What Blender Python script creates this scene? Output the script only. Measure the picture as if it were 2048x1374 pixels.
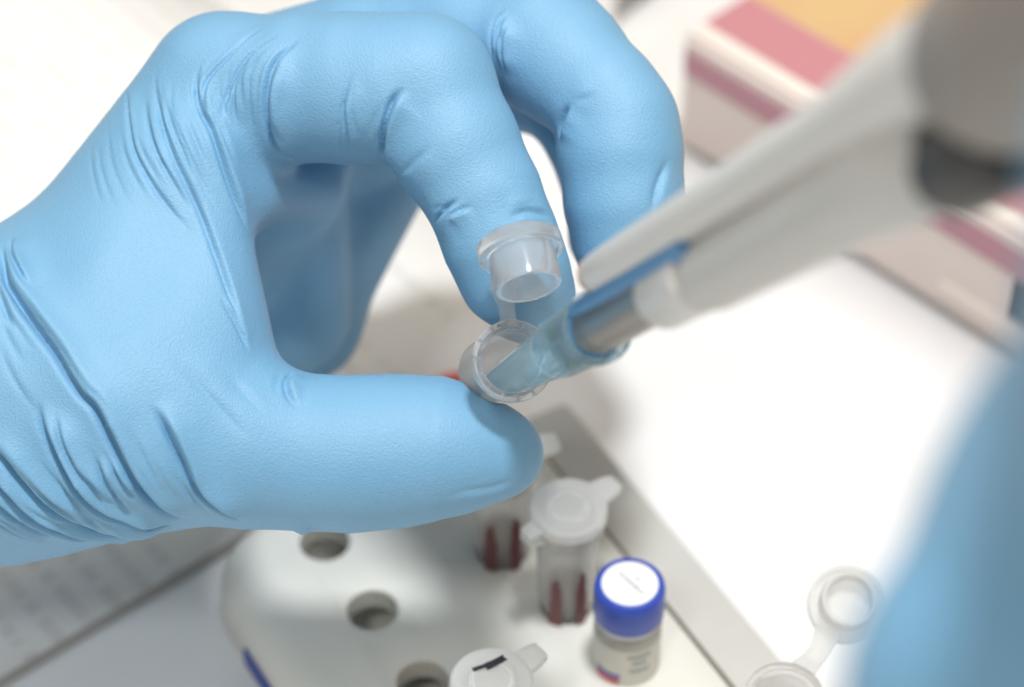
import bpy, bmesh, math, random
import numpy as np
from mathutils import Vector, Matrix
from mathutils.bvhtree import BVHTree

scene = bpy.context.scene
for o in list(bpy.data.objects):
    bpy.data.objects.remove(o)
COL = scene.collection

# ------------------------------------------------------------------ camera
PITCH = math.radians(45.0)            # looking down at the bench
CAM_H = 0.368                         # metres above the bench top
LENS, SENSOR = 60.0, 23.7
FPX = LENS / SENSOR * 2048.0          # focal length in photograph pixels
FOCUS = 0.391
cam_data = bpy.data.cameras.new("camera")
cam_data.lens, cam_data.sensor_width = LENS, SENSOR
cam_data.clip_start, cam_data.clip_end = 0.005, 20.0
cam_data.dof.use_dof = True
cam_data.dof.focus_distance = FOCUS
cam_data.dof.aperture_fstop = 6.6
cam_data.dof.aperture_blades = 0
camera = bpy.data.objects.new("camera", cam_data)
COL.objects.link(camera)
camera.location = (0, 0, CAM_H)
camera.rotation_euler = (math.pi / 2 - PITCH, 0, 0)
scene.camera = camera

# ------------------------------------------------------------------ world and lamps
world = bpy.data.worlds.new("World")
scene.world = world
world.use_nodes = True
bg = world.node_tree.nodes["Background"]
bg.inputs[0].default_value = (1.0, 0.87, 0.69, 1)
bg.inputs[1].default_value = 0.16

def area_lamp(name, loc, target, size, power, color):
    d = bpy.data.lights.new(name, 'AREA')
    d.shape, d.size, d.energy, d.color = 'DISK', size, power, color
    o = bpy.data.objects.new(name, d)
    COL.objects.link(o)
    o.location = loc
    o.rotation_euler = (Vector(target) - Vector(loc)).to_track_quat('-Z', 'Y').to_euler()
    return o

area_lamp("ceiling_lamp", (0.08, 0.205, 1.05), (0.0, 0.29, 0.06), 0.14, 8.2, (0.95, 0.98, 1.0))
area_lamp("bench_lamp", (-0.27, -0.40, 1.10), (0.0, 0.29, 0.06), 0.16, 2.7, (0.95, 0.98, 1.0))
area_lamp("overhead_fill", (0.0, 0.45, 1.65), (0.0, 0.45, 0.0), 4.5, 33.0, (1.0, 0.89, 0.75))  # wide warm disk added overhead as fill light, not a real fixture

scene.view_settings.view_transform = 'Standard'
scene.view_settings.look = 'None'
scene.view_settings.exposure = 0.0
scene.view_settings.gamma = 1.0
scene.cycles.max_bounces = 12
scene.cycles.transparent_max_bounces = 24
scene.cycles.transmission_bounces = 12

# ------------------------------------------------------------------ helpers
CAM = Vector((0, 0, CAM_H))
FWD = Vector((0, math.cos(PITCH), -math.sin(PITCH)))
UP = Vector((0, math.sin(PITCH), math.cos(PITCH)))
RIGHT = Vector((1, 0, 0))

def cam_mm(px, py, z):
    """photograph pixel + depth (mm) -> camera space (right, up, depth) in mm"""
    return np.array([(px - 1024) / FPX * z, (687 - py) / FPX * z, z], float)

def to_world(c):
    c = c if not isinstance(c, np.ndarray) else [float(v) for v in c]
    return CAM + (RIGHT * c[0] + UP * c[1] + FWD * c[2]) * 0.001

def dir_world(c):
    return (RIGHT * float(c[0]) + UP * float(c[1]) + FWD * float(c[2])).normalized()

def at(px, py, z):
    return to_world(cam_mm(px, py, z))

def ground(px, py, height=0.0):
    """point of the horizontal plane at this height (m) seen at a pixel"""
    d = RIGHT * ((px - 1024) / FPX) + UP * ((687 - py) / FPX) + FWD
    t = (height - CAM_H) / d.z
    return CAM + d * t

def new_mat(name, color=(.8, .8, .8), rough=.5, **kw):
    m = bpy.data.materials.new(name)
    m.use_nodes = True
    b = m.node_tree.nodes["Principled BSDF"]
    b.inputs["Base Color"].default_value = (*color, 1)
    b.inputs["Roughness"].default_value = rough
    for k, v in kw.items():
        b.inputs[k.replace('_', ' ')].default_value = v
    return m

def nodes_of(m):
    nt = m.node_tree
    return nt, nt.nodes, nt.links, nt.nodes["Principled BSDF"]

def add_bump(m, scale, strength, dist, detail=3.0, kind='NOISE'):
    nt, N, L, b = nodes_of(m)
    tc = N.new("ShaderNodeTexCoord")
    if kind == 'NOISE':
        t = N.new("ShaderNodeTexNoise"); t.inputs["Detail"].default_value = detail
        out = t.outputs["Fac"]
    else:
        t = N.new("ShaderNodeTexVoronoi"); out = t.outputs["Distance"]
    t.inputs["Scale"].default_value = scale
    L.new(tc.outputs["Object"], t.inputs["Vector"])
    bp = N.new("ShaderNodeBump")
    bp.inputs["Strength"].default_value = strength
    bp.inputs["Distance"].default_value = dist
    L.new(out, bp.inputs["Height"])
    L.new(bp.outputs["Normal"], b.inputs["Normal"])
    return bp

def mottle(m, c1, c2, scale, detail=4.0):
    """gentle variation of the base colour"""
    nt, N, L, b = nodes_of(m)
    tc = N.new("ShaderNodeTexCoord")
    t = N.new("ShaderNodeTexNoise")
    t.inputs["Scale"].default_value = scale
    t.inputs["Detail"].default_value = detail
    r = N.new("ShaderNodeValToRGB")
    r.color_ramp.elements[0].position, r.color_ramp.elements[1].position = .35, .65
    r.color_ramp.elements[0].color, r.color_ramp.elements[1].color = (*c1, 1), (*c2, 1)
    L.new(tc.outputs["Object"], t.inputs["Vector"])
    L.new(t.outputs["Fac"], r.inputs["Fac"])
    L.new(r.outputs["Color"], b.inputs["Base Color"])

def plastic_clear(name, tint, clear, rough=.2, milk=.35, edge=.55, gloss=.08):
    """thin polypropylene: lets light through, milky where seen edge on"""
    m = bpy.data.materials.new(name)
    m.use_nodes = True
    nt = m.node_tree; N, L = nt.nodes, nt.links
    N.clear()
    out = N.new("ShaderNodeOutputMaterial")
    tr = N.new("ShaderNodeBsdfTransparent"); tr.inputs[0].default_value = (*tint, 1)
    pr = N.new("ShaderNodeBsdfPrincipled")
    pr.inputs["Base Color"].default_value = (*[min(1, .25 + .75 * c) * .9 for c in tint], 1)
    pr.inputs["Roughness"].default_value = rough
    tl = N.new("ShaderNodeBsdfTranslucent"); tl.inputs[0].default_value = (*[c * .92 for c in tint], 1)
    m1 = N.new("ShaderNodeMixShader"); m1.inputs[0].default_value = milk
    L.new(pr.outputs[0], m1.inputs[1]); L.new(tl.outputs[0], m1.inputs[2])
    lw = N.new("ShaderNodeLayerWeight"); lw.inputs["Blend"].default_value = edge
    mr = N.new("ShaderNodeMapRange")
    mr.inputs["From Min"].default_value = 0.0; mr.inputs["From Max"].default_value = 1.0
    mr.inputs["To Min"].default_value = 1 - clear; mr.inputs["To Max"].default_value = .95
    L.new(lw.outputs["Facing"], mr.inputs["Value"])
    m2 = N.new("ShaderNodeMixShader")
    L.new(mr.outputs[0], m2.inputs[0]); L.new(tr.outputs[0], m2.inputs[1]); L.new(m1.outputs[0], m2.inputs[2])
    gl = N.new("ShaderNodeBsdfGlossy"); gl.inputs["Roughness"].default_value = gloss
    fr = N.new("ShaderNodeFresnel"); fr.inputs["IOR"].default_value = 1.45
    m3 = N.new("ShaderNodeMixShader")
    L.new(fr.outputs[0], m3.inputs[0]); L.new(m2.outputs[0], m3.inputs[1]); L.new(gl.outputs[0], m3.inputs[2])
    L.new(m3.outputs[0], out.inputs[0])
    return m

def plastic_glass(name, tint, milk, rough, ior=1.38, dye=.7):
    """clear moulded plastic with a little milkiness in it"""
    m = bpy.data.materials.new(name)
    m.use_nodes = True
    nt = m.node_tree; N, L = nt.nodes, nt.links
    b = N["Principled BSDF"]
    b.inputs["Base Color"].default_value = (*tint, 1)
    b.inputs["Roughness"].default_value = rough
    b.inputs["IOR"].default_value = ior
    b.inputs["Transmission Weight"].default_value = 1.0
    tl = N.new("ShaderNodeBsdfTranslucent"); tl.inputs[0].default_value = (*[c ** dye for c in tint], 1)
    df = N.new("ShaderNodeBsdfDiffuse"); df.inputs[0].default_value = (*[.95 * c ** dye for c in tint], 1)
    a = N.new("ShaderNodeMixShader"); L.new(tl.outputs[0], a.inputs[1]); L.new(df.outputs[0], a.inputs[2])
    x = N.new("ShaderNodeMixShader"); x.inputs[0].default_value = milk
    L.new(b.outputs[0], x.inputs[1]); L.new(a.outputs[0], x.inputs[2])
    L.new(x.outputs[0], N["Material Output"].inputs[0])
    return m

def obj_from(name, verts, faces, mat, parent=None, smooth=True):
    me = bpy.data.meshes.new(name)
    me.from_pydata([tuple(v) for v in verts], [], faces)
    me.update()
    if mat: me.materials.append(mat)
    if smooth:
        me.polygons.foreach_set("use_smooth", [True] * len(me.polygons))
    o = bpy.data.objects.new(name, me)
    COL.objects.link(o)
    if parent: o.parent = parent
    return o

def obj_bm(name, bm, mat, parent=None, smooth=False):
    me = bpy.data.meshes.new(name)
    bm.normal_update()
    bm.to_mesh(me); bm.free()
    if mat: me.materials.append(mat)
    if smooth:
        me.polygons.foreach_set("use_smooth", [True] * len(me.polygons))
    o = bpy.data.objects.new(name, me)
    COL.objects.link(o)
    if parent: o.parent = parent
    return o

def empty(name, loc=(0, 0, 0), rz=0.0):
    o = bpy.data.objects.new(name, None)
    COL.objects.link(o)
    o.location = loc
    o.rotation_euler = (0, 0, rz)
    o.empty_display_size = .01
    return o

def tag(o, label=None, cat=None, group=None, kind=None):
    if label: o["label"] = label
    if cat: o["category"] = cat
    if group: o["group"] = group
    if kind: o["kind"] = kind
    return o

def lathe(profile, seg=64, closed=False):
    """profile of (radius, z) in metres turned about z"""
    verts, faces, rings = [], [], []
    for r, z in profile:
        if r < 1e-7:
            verts.append((0, 0, z)); rings.append([len(verts) - 1])
        else:
            st = len(verts)
            for k in range(seg):
                a = 2 * math.pi * k / seg
                verts.append((r * math.cos(a), r * math.sin(a), z))
            rings.append(list(range(st, st + seg)))
    pairs = list(zip(rings[:-1], rings[1:]))
    if closed: pairs.append((rings[-1], rings[0]))
    for A, B in pairs:
        for k in range(seg):
            k2 = (k + 1) % seg
            if len(A) == 1 and len(B) == 1: continue
            if len(A) == 1: faces.append((A[0], B[k2], B[k]))
            elif len(B) == 1: faces.append((A[k], A[k2], B[0]))
            else: faces.append((A[k], A[k2], B[k2], B[k]))
    return verts, faces

def shade_auto(o, angle=35):
    me = o.data
    bm = bmesh.new(); bm.from_mesh(me)
    for e in bm.edges:
        if len(e.link_faces) == 2:
            e.smooth = e.calc_face_angle(0) < math.radians(angle)
    bm.to_mesh(me); bm.free()
    return o

def frame(origin, zaxis, xhint):
    z = Vector(zaxis).normalized()
    x = Vector(xhint) - z * Vector(xhint).dot(z)
    x.normalize()
    y = z.cross(x)
    M = Matrix((x, y, z)).transposed().to_4x4()
    M.translation = Vector(origin)
    return M

def lathe_obj(name, prof_mm, mat, parent=None, M=None, seg=64, closed=False, auto=40):
    v, f = lathe([(r * .001, z * .001) for r, z in prof_mm], seg, closed)
    if M is not None: v = [M @ Vector(p) for p in v]
    o = obj_from(name, v, f, mat, parent)
    return shade_auto(o, auto)

def rounded_rect(x0, x1, y0, y1, r, n=8):
    pts = []
    for cx, cy, a0 in ((x1 - r, y1 - r, 0), (x0 + r, y1 - r, 90), (x0 + r, y0 + r, 180), (x1 - r, y0 + r, 270)):
        for k in range(n + 1):
            a = math.radians(a0 + 90 * k / n)
            pts.append((cx + r * math.cos(a), cy + r * math.sin(a)))
    return pts

def loft(loops, cap0=True, cap1=True):
    verts, faces = [], []
    n = len(loops[0])
    for lp in loops: verts += lp
    for i in range(len(loops) - 1):
        for k in range(n):
            k2 = (k + 1) % n
            faces.append((i * n + k, i * n + k2, (i + 1) * n + k2, (i + 1) * n + k))
    if cap0: faces.append(tuple(reversed(range(n))))
    if cap1: faces.append(tuple(range((len(loops) - 1) * n, len(loops) * n)))
    return verts, faces

# ------------------------------------------------------------------ implicit hands
def seg_closest(P, a, b):
    ab = b - a
    t = np.clip(((P - a) @ ab) / max(ab @ ab, 1e-9), 0, 1)
    return t, P - (a + t[:, None] * ab)

def sd_cone(P, a, ra, b, rb, dz=1.0):
    t, d = seg_closest(P, a, b)
    if dz != 1.0:
        d = d.copy(); d[:, 2] /= dz
    return np.sqrt((d * d).sum(1)) - (ra + (rb - ra) * t)

def sd_tri(P, a, b, c, r):
    ba, cb, ac = b - a, c - b, a - c
    pa, pb, pc = P - a, P - b, P - c
    n = np.cross(ba, ac)
    def dot2(v): return (v * v).sum(1)
    inside = (np.sign((np.cross(ba, n) * pa).sum(1)) + np.sign((np.cross(cb, n) * pb).sum(1)) +
              np.sign((np.cross(ac, n) * pc).sum(1))) < 2.0
    def ed(e, p):
        t = np.clip((p @ e) / (e @ e), 0, 1)
        return dot2(e[None] * t[:, None] - p)
    de = np.minimum(np.minimum(ed(ba, pa), ed(cb, pb)), ed(ac, pc))
    dp = (pa @ n) ** 2 / (n @ n)
    return np.sqrt(np.where(inside, de, dp)) - r

def smin(a, b, k):
    h = np.maximum(k - np.abs(a - b), 0) / k
    return np.minimum(a, b) - h * h * k * .25

def chain(st, k=2.0):
    """st: (px, py, depth, radius_px) stations along a finger -> list of cones"""
    out = []
    for (x0, y0, z0, r0), (x1, y1, z1, r1) in zip(st[:-1], st[1:]):
        out.append((cam_mm(x0, y0, z0), r0 * z0 / FPX, cam_mm(x1, y1, z1), r1 * z1 / FPX))
    def f(P):
        d = None
        for a, ra, b, rb in out:
            e = sd_cone(P, a, ra, b, rb)
            d = e if d is None else smin(d, e, k)
        return d
    return f

def surface_nets(V, org, h):
    S = V < 0
    nx, ny, nz = V.shape
    cnt = np.zeros((nx - 1, ny - 1, nz - 1), np.int8)
    offs = [(i, j, k) for i in (0, 1) for j in (0, 1) for k in (0, 1)]
    for i, j, k in offs:
        cnt += S[i:nx - 1 + i, j:ny - 1 + j, k:nz - 1 + k]
    act = (cnt > 0) & (cnt < 8)
    I = np.argwhere(act)
    idx = -np.ones(act.shape, np.int64)
    idx[act] = np.arange(len(I))
    pos = np.zeros((len(I), 3)); num = np.zeros(len(I))
    for a in offs:
        for ax in range(3):
            if a[ax]: continue
            b = list(a); b[ax] = 1
            va = V[I[:, 0] + a[0], I[:, 1] + a[1], I[:, 2] + a[2]]
            vb = V[I[:, 0] + b[0], I[:, 1] + b[1], I[:, 2] + b[2]]
            m = (va < 0) != (vb < 0)
            t = np.zeros(len(I)); t[m] = va[m] / (va[m] - vb[m])
            p = np.tile(np.array(a, float), (len(I), 1)); p[:, ax] += t
            pos[m] += p[m]; num[m] += 1
    pos = (pos / num[:, None] + I) * h + org
    quads = []
    for ax in range(3):
        u, w = (ax + 1) % 3, (ax + 2) % 3
        sl0 = [slice(None)] * 3; sl1 = [slice(None)] * 3
        sl0[ax] = slice(0, -1); sl1[ax] = slice(1, None)
        d = S[tuple(sl0)] != S[tuple(sl1)]
        E = np.argwhere(d)
        E = E[(E[:, u] > 0) & (E[:, w] > 0) & (E[:, u] < V.shape[u] - 1) & (E[:, w] < V.shape[w] - 1)]
        s = S[E[:, 0], E[:, 1], E[:, 2]]
        q = []
        for du, dw in ((-1, -1), (0, -1), (0, 0), (-1, 0)):
            c = E.copy(); c[:, u] += du; c[:, w] += dw
            q.append(idx[c[:, 0], c[:, 1], c[:, 2]])
        q = np.stack(q, 1)
        q[~s] = q[~s][:, ::-1]
        quads.append(q)
    return pos, np.concatenate(quads)

def grad(f, P, e=.15):
    k = np.array([[1, -1, -1], [-1, -1, 1], [-1, 1, -1], [1, 1, 1]], float)
    g = np.zeros_like(P)
    for kk in k: g += kk[None] * f(P + kk * e)[:, None]
    return g / (4 * e)

def project(f, P, it=2):
    for _ in range(it):
        d = f(P); g = grad(f, P)
        P = P - g * np.clip(d / np.maximum((g * g).sum(1), .2), -1.0, 1.0)[:, None]
    return P

def subdivide(P, Q):
    n = len(P)
    E = np.concatenate([np.stack([Q[:, i], Q[:, (i + 1) % 4]], 1) for i in range(4)])
    Es = np.sort(E, 1)
    key = Es[:, 0].astype(np.int64) * n + Es[:, 1]
    uk, inv = np.unique(key, return_inverse=True)
    mid = (P[uk // n] + P[uk % n]) * .5
    cen = P[Q].mean(1)
    m = len(Q)
    e = [inv[i * m:(i + 1) * m] + n for i in range(4)]
    c = np.arange(m) + n + len(uk)
    Q2 = np.concatenate([np.stack([Q[:, i], e[i], c, e[(i + 3) % 4]], 1) for i in range(4)])
    return np.concatenate([P, mid, cen]), Q2

def laplace(P, Q, it, lam=.5):
    n = len(P)
    E = np.concatenate([np.stack([Q[:, i], Q[:, (i + 1) % 4]], 1) for i in range(4)])
    deg = np.bincount(E[:, 0], minlength=n) + np.bincount(E[:, 1], minlength=n)
    for _ in range(it):
        s = np.stack([np.bincount(E[:, 0], P[E[:, 1], a], n) + np.bincount(E[:, 1], P[E[:, 0], a], n) for a in range(3)], 1)
        P = P + lam * (s / deg[:, None] - P)
    return P

def vnormals(P, Q):
    N = np.cross(P[Q[:, 2]] - P[Q[:, 0]], P[Q[:, 3]] - P[Q[:, 1]])
    n = np.stack([sum(np.bincount(Q[:, i], N[:, a], len(P)) for i in range(4)) for a in range(3)], 1)
    return n / np.maximum(np.linalg.norm(n, axis=1), 1e-9)[:, None]

def build_implicit(f, lo, hi, h, levels=2, soft=None):
    ax = [np.arange(l, u, h) for l, u in zip(lo, hi)]
    G = np.stack(np.meshgrid(*ax, indexing='ij'), -1).reshape(-1, 3)
    V = np.concatenate([f(g) for g in np.array_split(G, max(1, len(G) // 200000))]).reshape([len(a) for a in ax])
    P, Q = surface_nets(V, np.array(lo, float), h)
    P = project(f, P, 2)
    P = laplace(P, Q, 1, .3)
    if soft is not None:                       # let the film bridge hollows where the glove is loose
        w = soft(P)[:, None]
        for _ in range(18):
            P = P + w * (laplace(P, Q, 1, .5) - P)
    for lv in range(levels):
        P, Q = subdivide(P, Q)
        if lv == 0:
            Pp = project(f, P, 1)
            P = Pp if soft is None else Pp + np.clip(soft(P)[:, None] * 3, 0, 1) * (P - Pp)
        P = laplace(P, Q, 2, .5)
    return P, Q

def mesh_np(name, P, Q, mat):
    """camera-space mm points -> world-space mesh"""
    B = np.array([RIGHT, UP, FWD])
    W = np.array(CAM)[None] + (P @ B) * .001
    me = bpy.data.meshes.new(name)
    me.vertices.add(len(W)); me.vertices.foreach_set("co", W.ravel())
    me.loops.add(Q.size); me.loops.foreach_set("vertex_index", Q.ravel().astype(np.int32))
    me.polygons.add(len(Q))
    me.polygons.foreach_set("loop_start", np.arange(0, Q.size, 4, dtype=np.int32))
    me.polygons.foreach_set("use_smooth", np.ones(len(Q), bool))
    me.update(calc_edges=True); me.validate()
    me.materials.append(mat)
    o = bpy.data.objects.new(name, me)
    COL.objects.link(o)
    return o

def smooth_poly(pts, n=10):
    """Catmull-Rom through the points"""
    p = np.array(pts, float)
    p = np.concatenate([[2 * p[0] - p[1]], p, [2 * p[-1] - p[-2]]])
    out = []
    for i in range(1, len(p) - 2):
        for k in range(n):
            t = k / n
            a, b, c, d = p[i - 1], p[i], p[i + 1], p[i + 2]
            out.append(.5 * (2 * b + (c - a) * t + (2 * a - 5 * b + 4 * c - d) * t * t + (3 * b - a - 3 * c + d) * t ** 3))
    out.append(p[-2])
    return np.array(out)

def crease(P, P0, N, bvh, pts, depth, width, ridge=.5, side=1, taper=.25):
    """press a fold into the glove along a line; ridge = raised roll beside it"""
    line = smooth_poly(pts)
    hit = []
    for x, y in line:
        d = Vector(cam_mm(x, y, 1000.0)).normalized()
        h = bvh.ray_cast(Vector((0, 0, 0)), d)
        if h[0] is not None: hit.append(np.array(h[0]))
    if len(hit) < 3: return
    hit = np.array(hit)
    keep = [0]
    for i in range(1, len(hit)):
        if abs(hit[i, 2] - hit[keep[-1], 2]) < 6 + .6 * (i - keep[-1]): keep.append(i)
    hit = hit[keep]
    L = np.concatenate([[0], np.cumsum(np.linalg.norm(np.diff(hit, axis=0), axis=1))])
    R = width * 5
    sel = np.where(((P0 > hit.min(0) - R) & (P0 < hit.max(0) + R)).all(1))[0]
    if not len(sel): return
    p = P0[sel]
    best = np.full(len(sel), 1e9); par = np.zeros(len(sel)); sgn = np.zeros(len(sel))
    for i in range(len(hit) - 1):
        a, b = hit[i], hit[i + 1]; ab = b - a
        t = np.clip(((p - a) @ ab) / max(ab @ ab, 1e-9), 0, 1)
        v = p - (a + t[:, None] * ab)
        d = np.sqrt((v * v).sum(1))
        m = d < best
        best[m] = d[m]; par[m] = (L[i] + t * (L[i + 1] - L[i]))[m]
        nn = N[sel]
        cr = (np.cross(np.broadcast_to(ab, v.shape), v) * nn).sum(1)
        sgn[m] = np.sign(cr)[m]
    u = par / L[-1]
    w = np.clip(np.minimum(u, 1 - u) / taper, 0, 1); w = w * w * (3 - 2 * w)
    x = best * sgn * side / width
    prof = -.7 * depth * np.exp(-np.abs(x / .55) ** 1.6)
    prof += ridge * depth * np.where(x > 0, 1.3 * (1 - np.exp(-(x / .75) ** 2)) * np.exp(-(np.maximum(x, 0) / 3.4) ** 1.6), .25 * (1 - np.exp(-(x / 1.0) ** 2)) * np.exp(-(x / 3.0) ** 2))
    endcap = np.where((u < 1e-6) | (u > 1 - 1e-6), 0, 1)
    P[sel] += N[sel] * (prof * w * endcap)[:, None]

# ------------------------------------------------------------------ bench and papers
bench_mat = new_mat("bench_laminate", (.78, .775, .76), .45)
mottle(bench_mat, (.76, .755, .74), (.80, .795, .78), 60)
v = [(-1.2, -.5, 0), (1.2, -.5, 0), (1.2, 1.9, 0), (-1.2, 1.9, 0),
     (-1.2, -.5, -.03), (1.2, -.5, -.03), (1.2, 1.9, -.03), (-1.2, 1.9, -.03)]
f = [(0, 1, 2, 3), (7, 6, 5, 4), (0, 4, 5, 1), (1, 5, 6, 2), (2, 6, 7, 3), (3, 7, 4, 0)]
tag(obj_from("bench", v, f, bench_mat, smooth=False), kind="structure")

def sheet(name, corner, ux, w, h, z, mat, thick=.00012, curl=0.0):
    """paper: corner point, unit direction of its width, size in metres"""
    ux = Vector((ux[0], ux[1], 0)).normalized(); uy = Vector((-ux.y, ux.x, 0))
    n = 12
    loops_v, faces = [], []
    for j in range(n + 1):
        for i in range(n + 1):
            loops_v.append((w * i / n, h * j / n, curl * math.sin(3 * i / n + 2.2 * j / n) ** 2))
    for j in range(n):
        for i in range(n):
            a = j * (n + 1) + i
            faces.append((a, a + 1, a + n + 2, a + n + 1))
    o = obj_from(name, loops_v, faces, mat)
    md = o.modifiers.new("thickness", 'SOLIDIFY'); md.thickness = thick; md.offset = 1
    o.location = (corner[0], corner[1], z)
    o.rotation_euler = (0, 0, math.atan2(ux.y, ux.x))
    return o

def print_mat(name, base, ink, line, dens):
    """paper printed with lines of small type, too soft to read"""
    m = new_mat(name, base, .7)
    nt, N, L, b = nodes_of(m)
    tc = N.new("ShaderNodeTexCoord")
    sp = N.new("ShaderNodeSeparateXYZ"); L.new(tc.outputs["Object"], sp.inputs[0])
    def math_(op, a, bb=None, val=None):
        n = N.new("ShaderNodeMath"); n.operation = op
        L.new(a, n.inputs[0])
        if bb is not None: L.new(bb, n.inputs[1])
        if val is not None: n.inputs[1].default_value = val
        return n.outputs[0]
    row = math_('DIVIDE', sp.outputs["Y"], val=line)
    fr = math_('FRACT', row)
    on = math_('LESS_THAN', fr, val=.42)
    fl = math_('FLOOR', row)
    cb = N.new("ShaderNodeCombineXYZ")
    xs = math_('MULTIPLY', sp.outputs["X"], val=420.0)
    L.new(xs, cb.inputs[0]); L.new(math_('MULTIPLY', fl, val=7.3), cb.inputs[1])
    ns = N.new("ShaderNodeTexNoise"); ns.inputs["Scale"].default_value = 1.0; ns.inputs["Detail"].default_value = 2
    L.new(cb.outputs[0], ns.inputs["Vector"])
    word = math_('GREATER_THAN', ns.outputs["Fac"], val=.44)
    cb2 = N.new("ShaderNodeCombineXYZ")
    L.new(math_('MULTIPLY', sp.outputs["X"], val=26.0), cb2.inputs[0]); L.new(math_('MULTIPLY', fl, val=3.1), cb2.inputs[1])
    n2 = N.new("ShaderNodeTexNoise"); n2.inputs["Scale"].default_value = 1.0; n2.inputs["Detail"].default_value = 0
    L.new(cb2.outputs[0], n2.inputs["Vector"])
    para = math_('GREATER_THAN', n2.outputs["Fac"], val=.40)
    k = math_('MULTIPLY', math_('MULTIPLY', on, word), para)
    k = math_('MULTIPLY', k, val=dens)
    mx = N.new("ShaderNodeMix"); mx.data_type = 'RGBA'
    mx.inputs["A"].default_value = (*base, 1); mx.inputs["B"].default_value = (*ink, 1)
    L.new(k, mx.inputs["Factor"])
    L.new(mx.outputs["Result"], b.inputs["Base Color"])
    return m

paper_print = print_mat("printed_paper", (.88, .88, .87), (.22, .22, .23), .0062, .17)
paper_white = new_mat("white_paper", (.88, .88, .885), .6)
mottle(paper_white, (.86, .86, .865), (.88, .88, .885), 40)

RU = Vector((.505, -.863, 0)).normalized()       # long direction of the rack
RV = Vector((.863, .505, 0)).normalized()        # across the rack, to the right

# printed sheet: its lower edge is the dark line in the lower left
pe = ground(440, 1112)
pd = (ground(440, 1112) - ground(0, 1374)); pd.z = 0; pd.normalize()
px_dir = Vector((pd.y, -pd.x, 0))                # text runs towards the viewer
c0 = pe - pd * .265 - px_dir * .297
s1 = sheet("printed_sheet", (c0.x, c0.y), px_dir, .297, .36, .0018, paper_print, curl=.0005)
underlay_mat = new_mat("grey_card", (.48, .48, .46), .6)
s0 = sheet("underlay", (c0.x - pd.x * .01 + px_dir.x * .0012, c0.y - pd.y * .01 + px_dir.y * .0012), px_dir, .297, .364, .0010, underlay_mat, .0003)  # grey sheet put under the print to draw the dark line at its edge
tag(s0, "grey card folder put in as the dark strip along the printed sheet's lower edge", "underlay")
tag(s1, "white printed sheet with lines of small text lying under the gloved hand", "paper")

wd = (ground(2000, 700) - ground(1360, 292)); wd.z = 0; wd.normalize()
c1 = ground(1360, 300) - wd * .07
c1b = Vector((c1.x, c1.y, 0)) - Vector((-wd.y, wd.x, 0)) * .297
s2 = sheet("blank_sheet", (c1b.x, c1b.y), wd, .42, .297, .0004, paper_white)
tag(s2, "blank bright white sheet between the tube rack and the pink carton", "paper")

# ------------------------------------------------------------------ pink carton behind
def carton():
    root_pt = ground(1352, 296)
    ux = (ground(1990, 702) - root_pt); ux.z = 0; ux.normalize()
    rz = math.atan2(ux.y, ux.x)
    H, Lx, Ly = .030, .26, .17
    root = empty("carton", (root_pt.x, root_pt.y, .0016), rz)
    tag(root, "pink and orange printed cardboard carton lying at the back of the bench", "carton")
    def box(name, x0, x1, y0, y1, z0, z1, mat, bev=.0006):
        bm = bmesh.new()
        bmesh.ops.create_cube(bm, size=1)
        for vv in bm.verts:
            vv.co = Vector((x0 + (vv.co.x + .5) * (x1 - x0), y0 + (vv.co.y + .5) * (y1 - y0), z0 + (vv.co.z + .5) * (z1 - z0)))
        if bev: bmesh.ops.bevel(bm, geom=bm.edges[:], offset=bev, segments=2, affect='EDGES')
        return obj_bm(name, bm, mat, root)
    board = new_mat("carton_board", (.70, .60, .56), .55)
    mottle(board, (.70, .60, .565), (.77, .68, .64), 30)
    box("carton_body", 0, Lx, 0, Ly, 0, H, board, .0012)
    pink = new_mat("pink_print", (.56, .24, .265), .5)
    mag = new_mat("magenta_print", (.50, .25, .30), .5)
    white = new_mat("cream_print", (.84, .76, .70), .5)
    orange = new_mat("orange_print", (.80, .42, .12), .5)
    nt, N, L, b = nodes_of(orange)
    mottle(orange, (.66, .36, .20), (.66, .46, .22), 22, 1)
    t = .0002
    box("printed_band", .001, Lx - .001, -t, 0, H - .010, H - .0035, mag, 0)
    box("printed_band", .001, Lx - .001, .0012, .0052, H, H + t, white, 0)
    box("printed_band", .001, Lx - .001, .0056, .019, H, H + t, pink, 0)
    box("printed_panel", .001, Lx - .001, .0194, Ly - .002, H, H + t, orange, 0)
    black = new_mat("black_print", (.012, .010, .010), .5)
    green = new_mat("green_print", (.06, .22, .02), .5)
    box("printed_patch", .089, .118, -t, 0, .0095, .0195, black, 0)
    box("printed_patch", .1184, .150, -t, 0, .0075, .0185, green, 0)
    box("printed_band", .072, .116, -t, 0, .0050, .0078, white, 0)
    return root
carton()

# dark pen at the back and a small red cap on the bench
def pen():
    a, b = ground(1228, 62), ground(1300, -60)
    d = (b - a); d.z = 0
    M = frame((a.x, a.y, .0052), d, (0, 0, 1))
    root = empty("pen", (a.x, a.y, .0006))
    tag(root, "dark pen lying on the bench behind the curled middle finger", "pen")
    blk = new_mat("pen_black", (.02, .02, .03), .35)
    o = lathe_obj("barrel", [(0, 12), (3.6, 12), (4.2, 14), (4.2, 120), (3.4, 124), (0, 124)], blk, None, M, 24)
    o2 = lathe_obj("pen_tip", [(0, 0), (.5, 0), (.9, 3), (2.4, 9), (3.3, 12.0), (0, 12.0)], new_mat("pen_steel", (.45, .45, .46), .3, Metallic=.9), None, M, 24)
    for q in (o, o2):
        q.parent = root; q.matrix_parent_inverse = Matrix.Translation(root.location).inverted()
pen()

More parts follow.
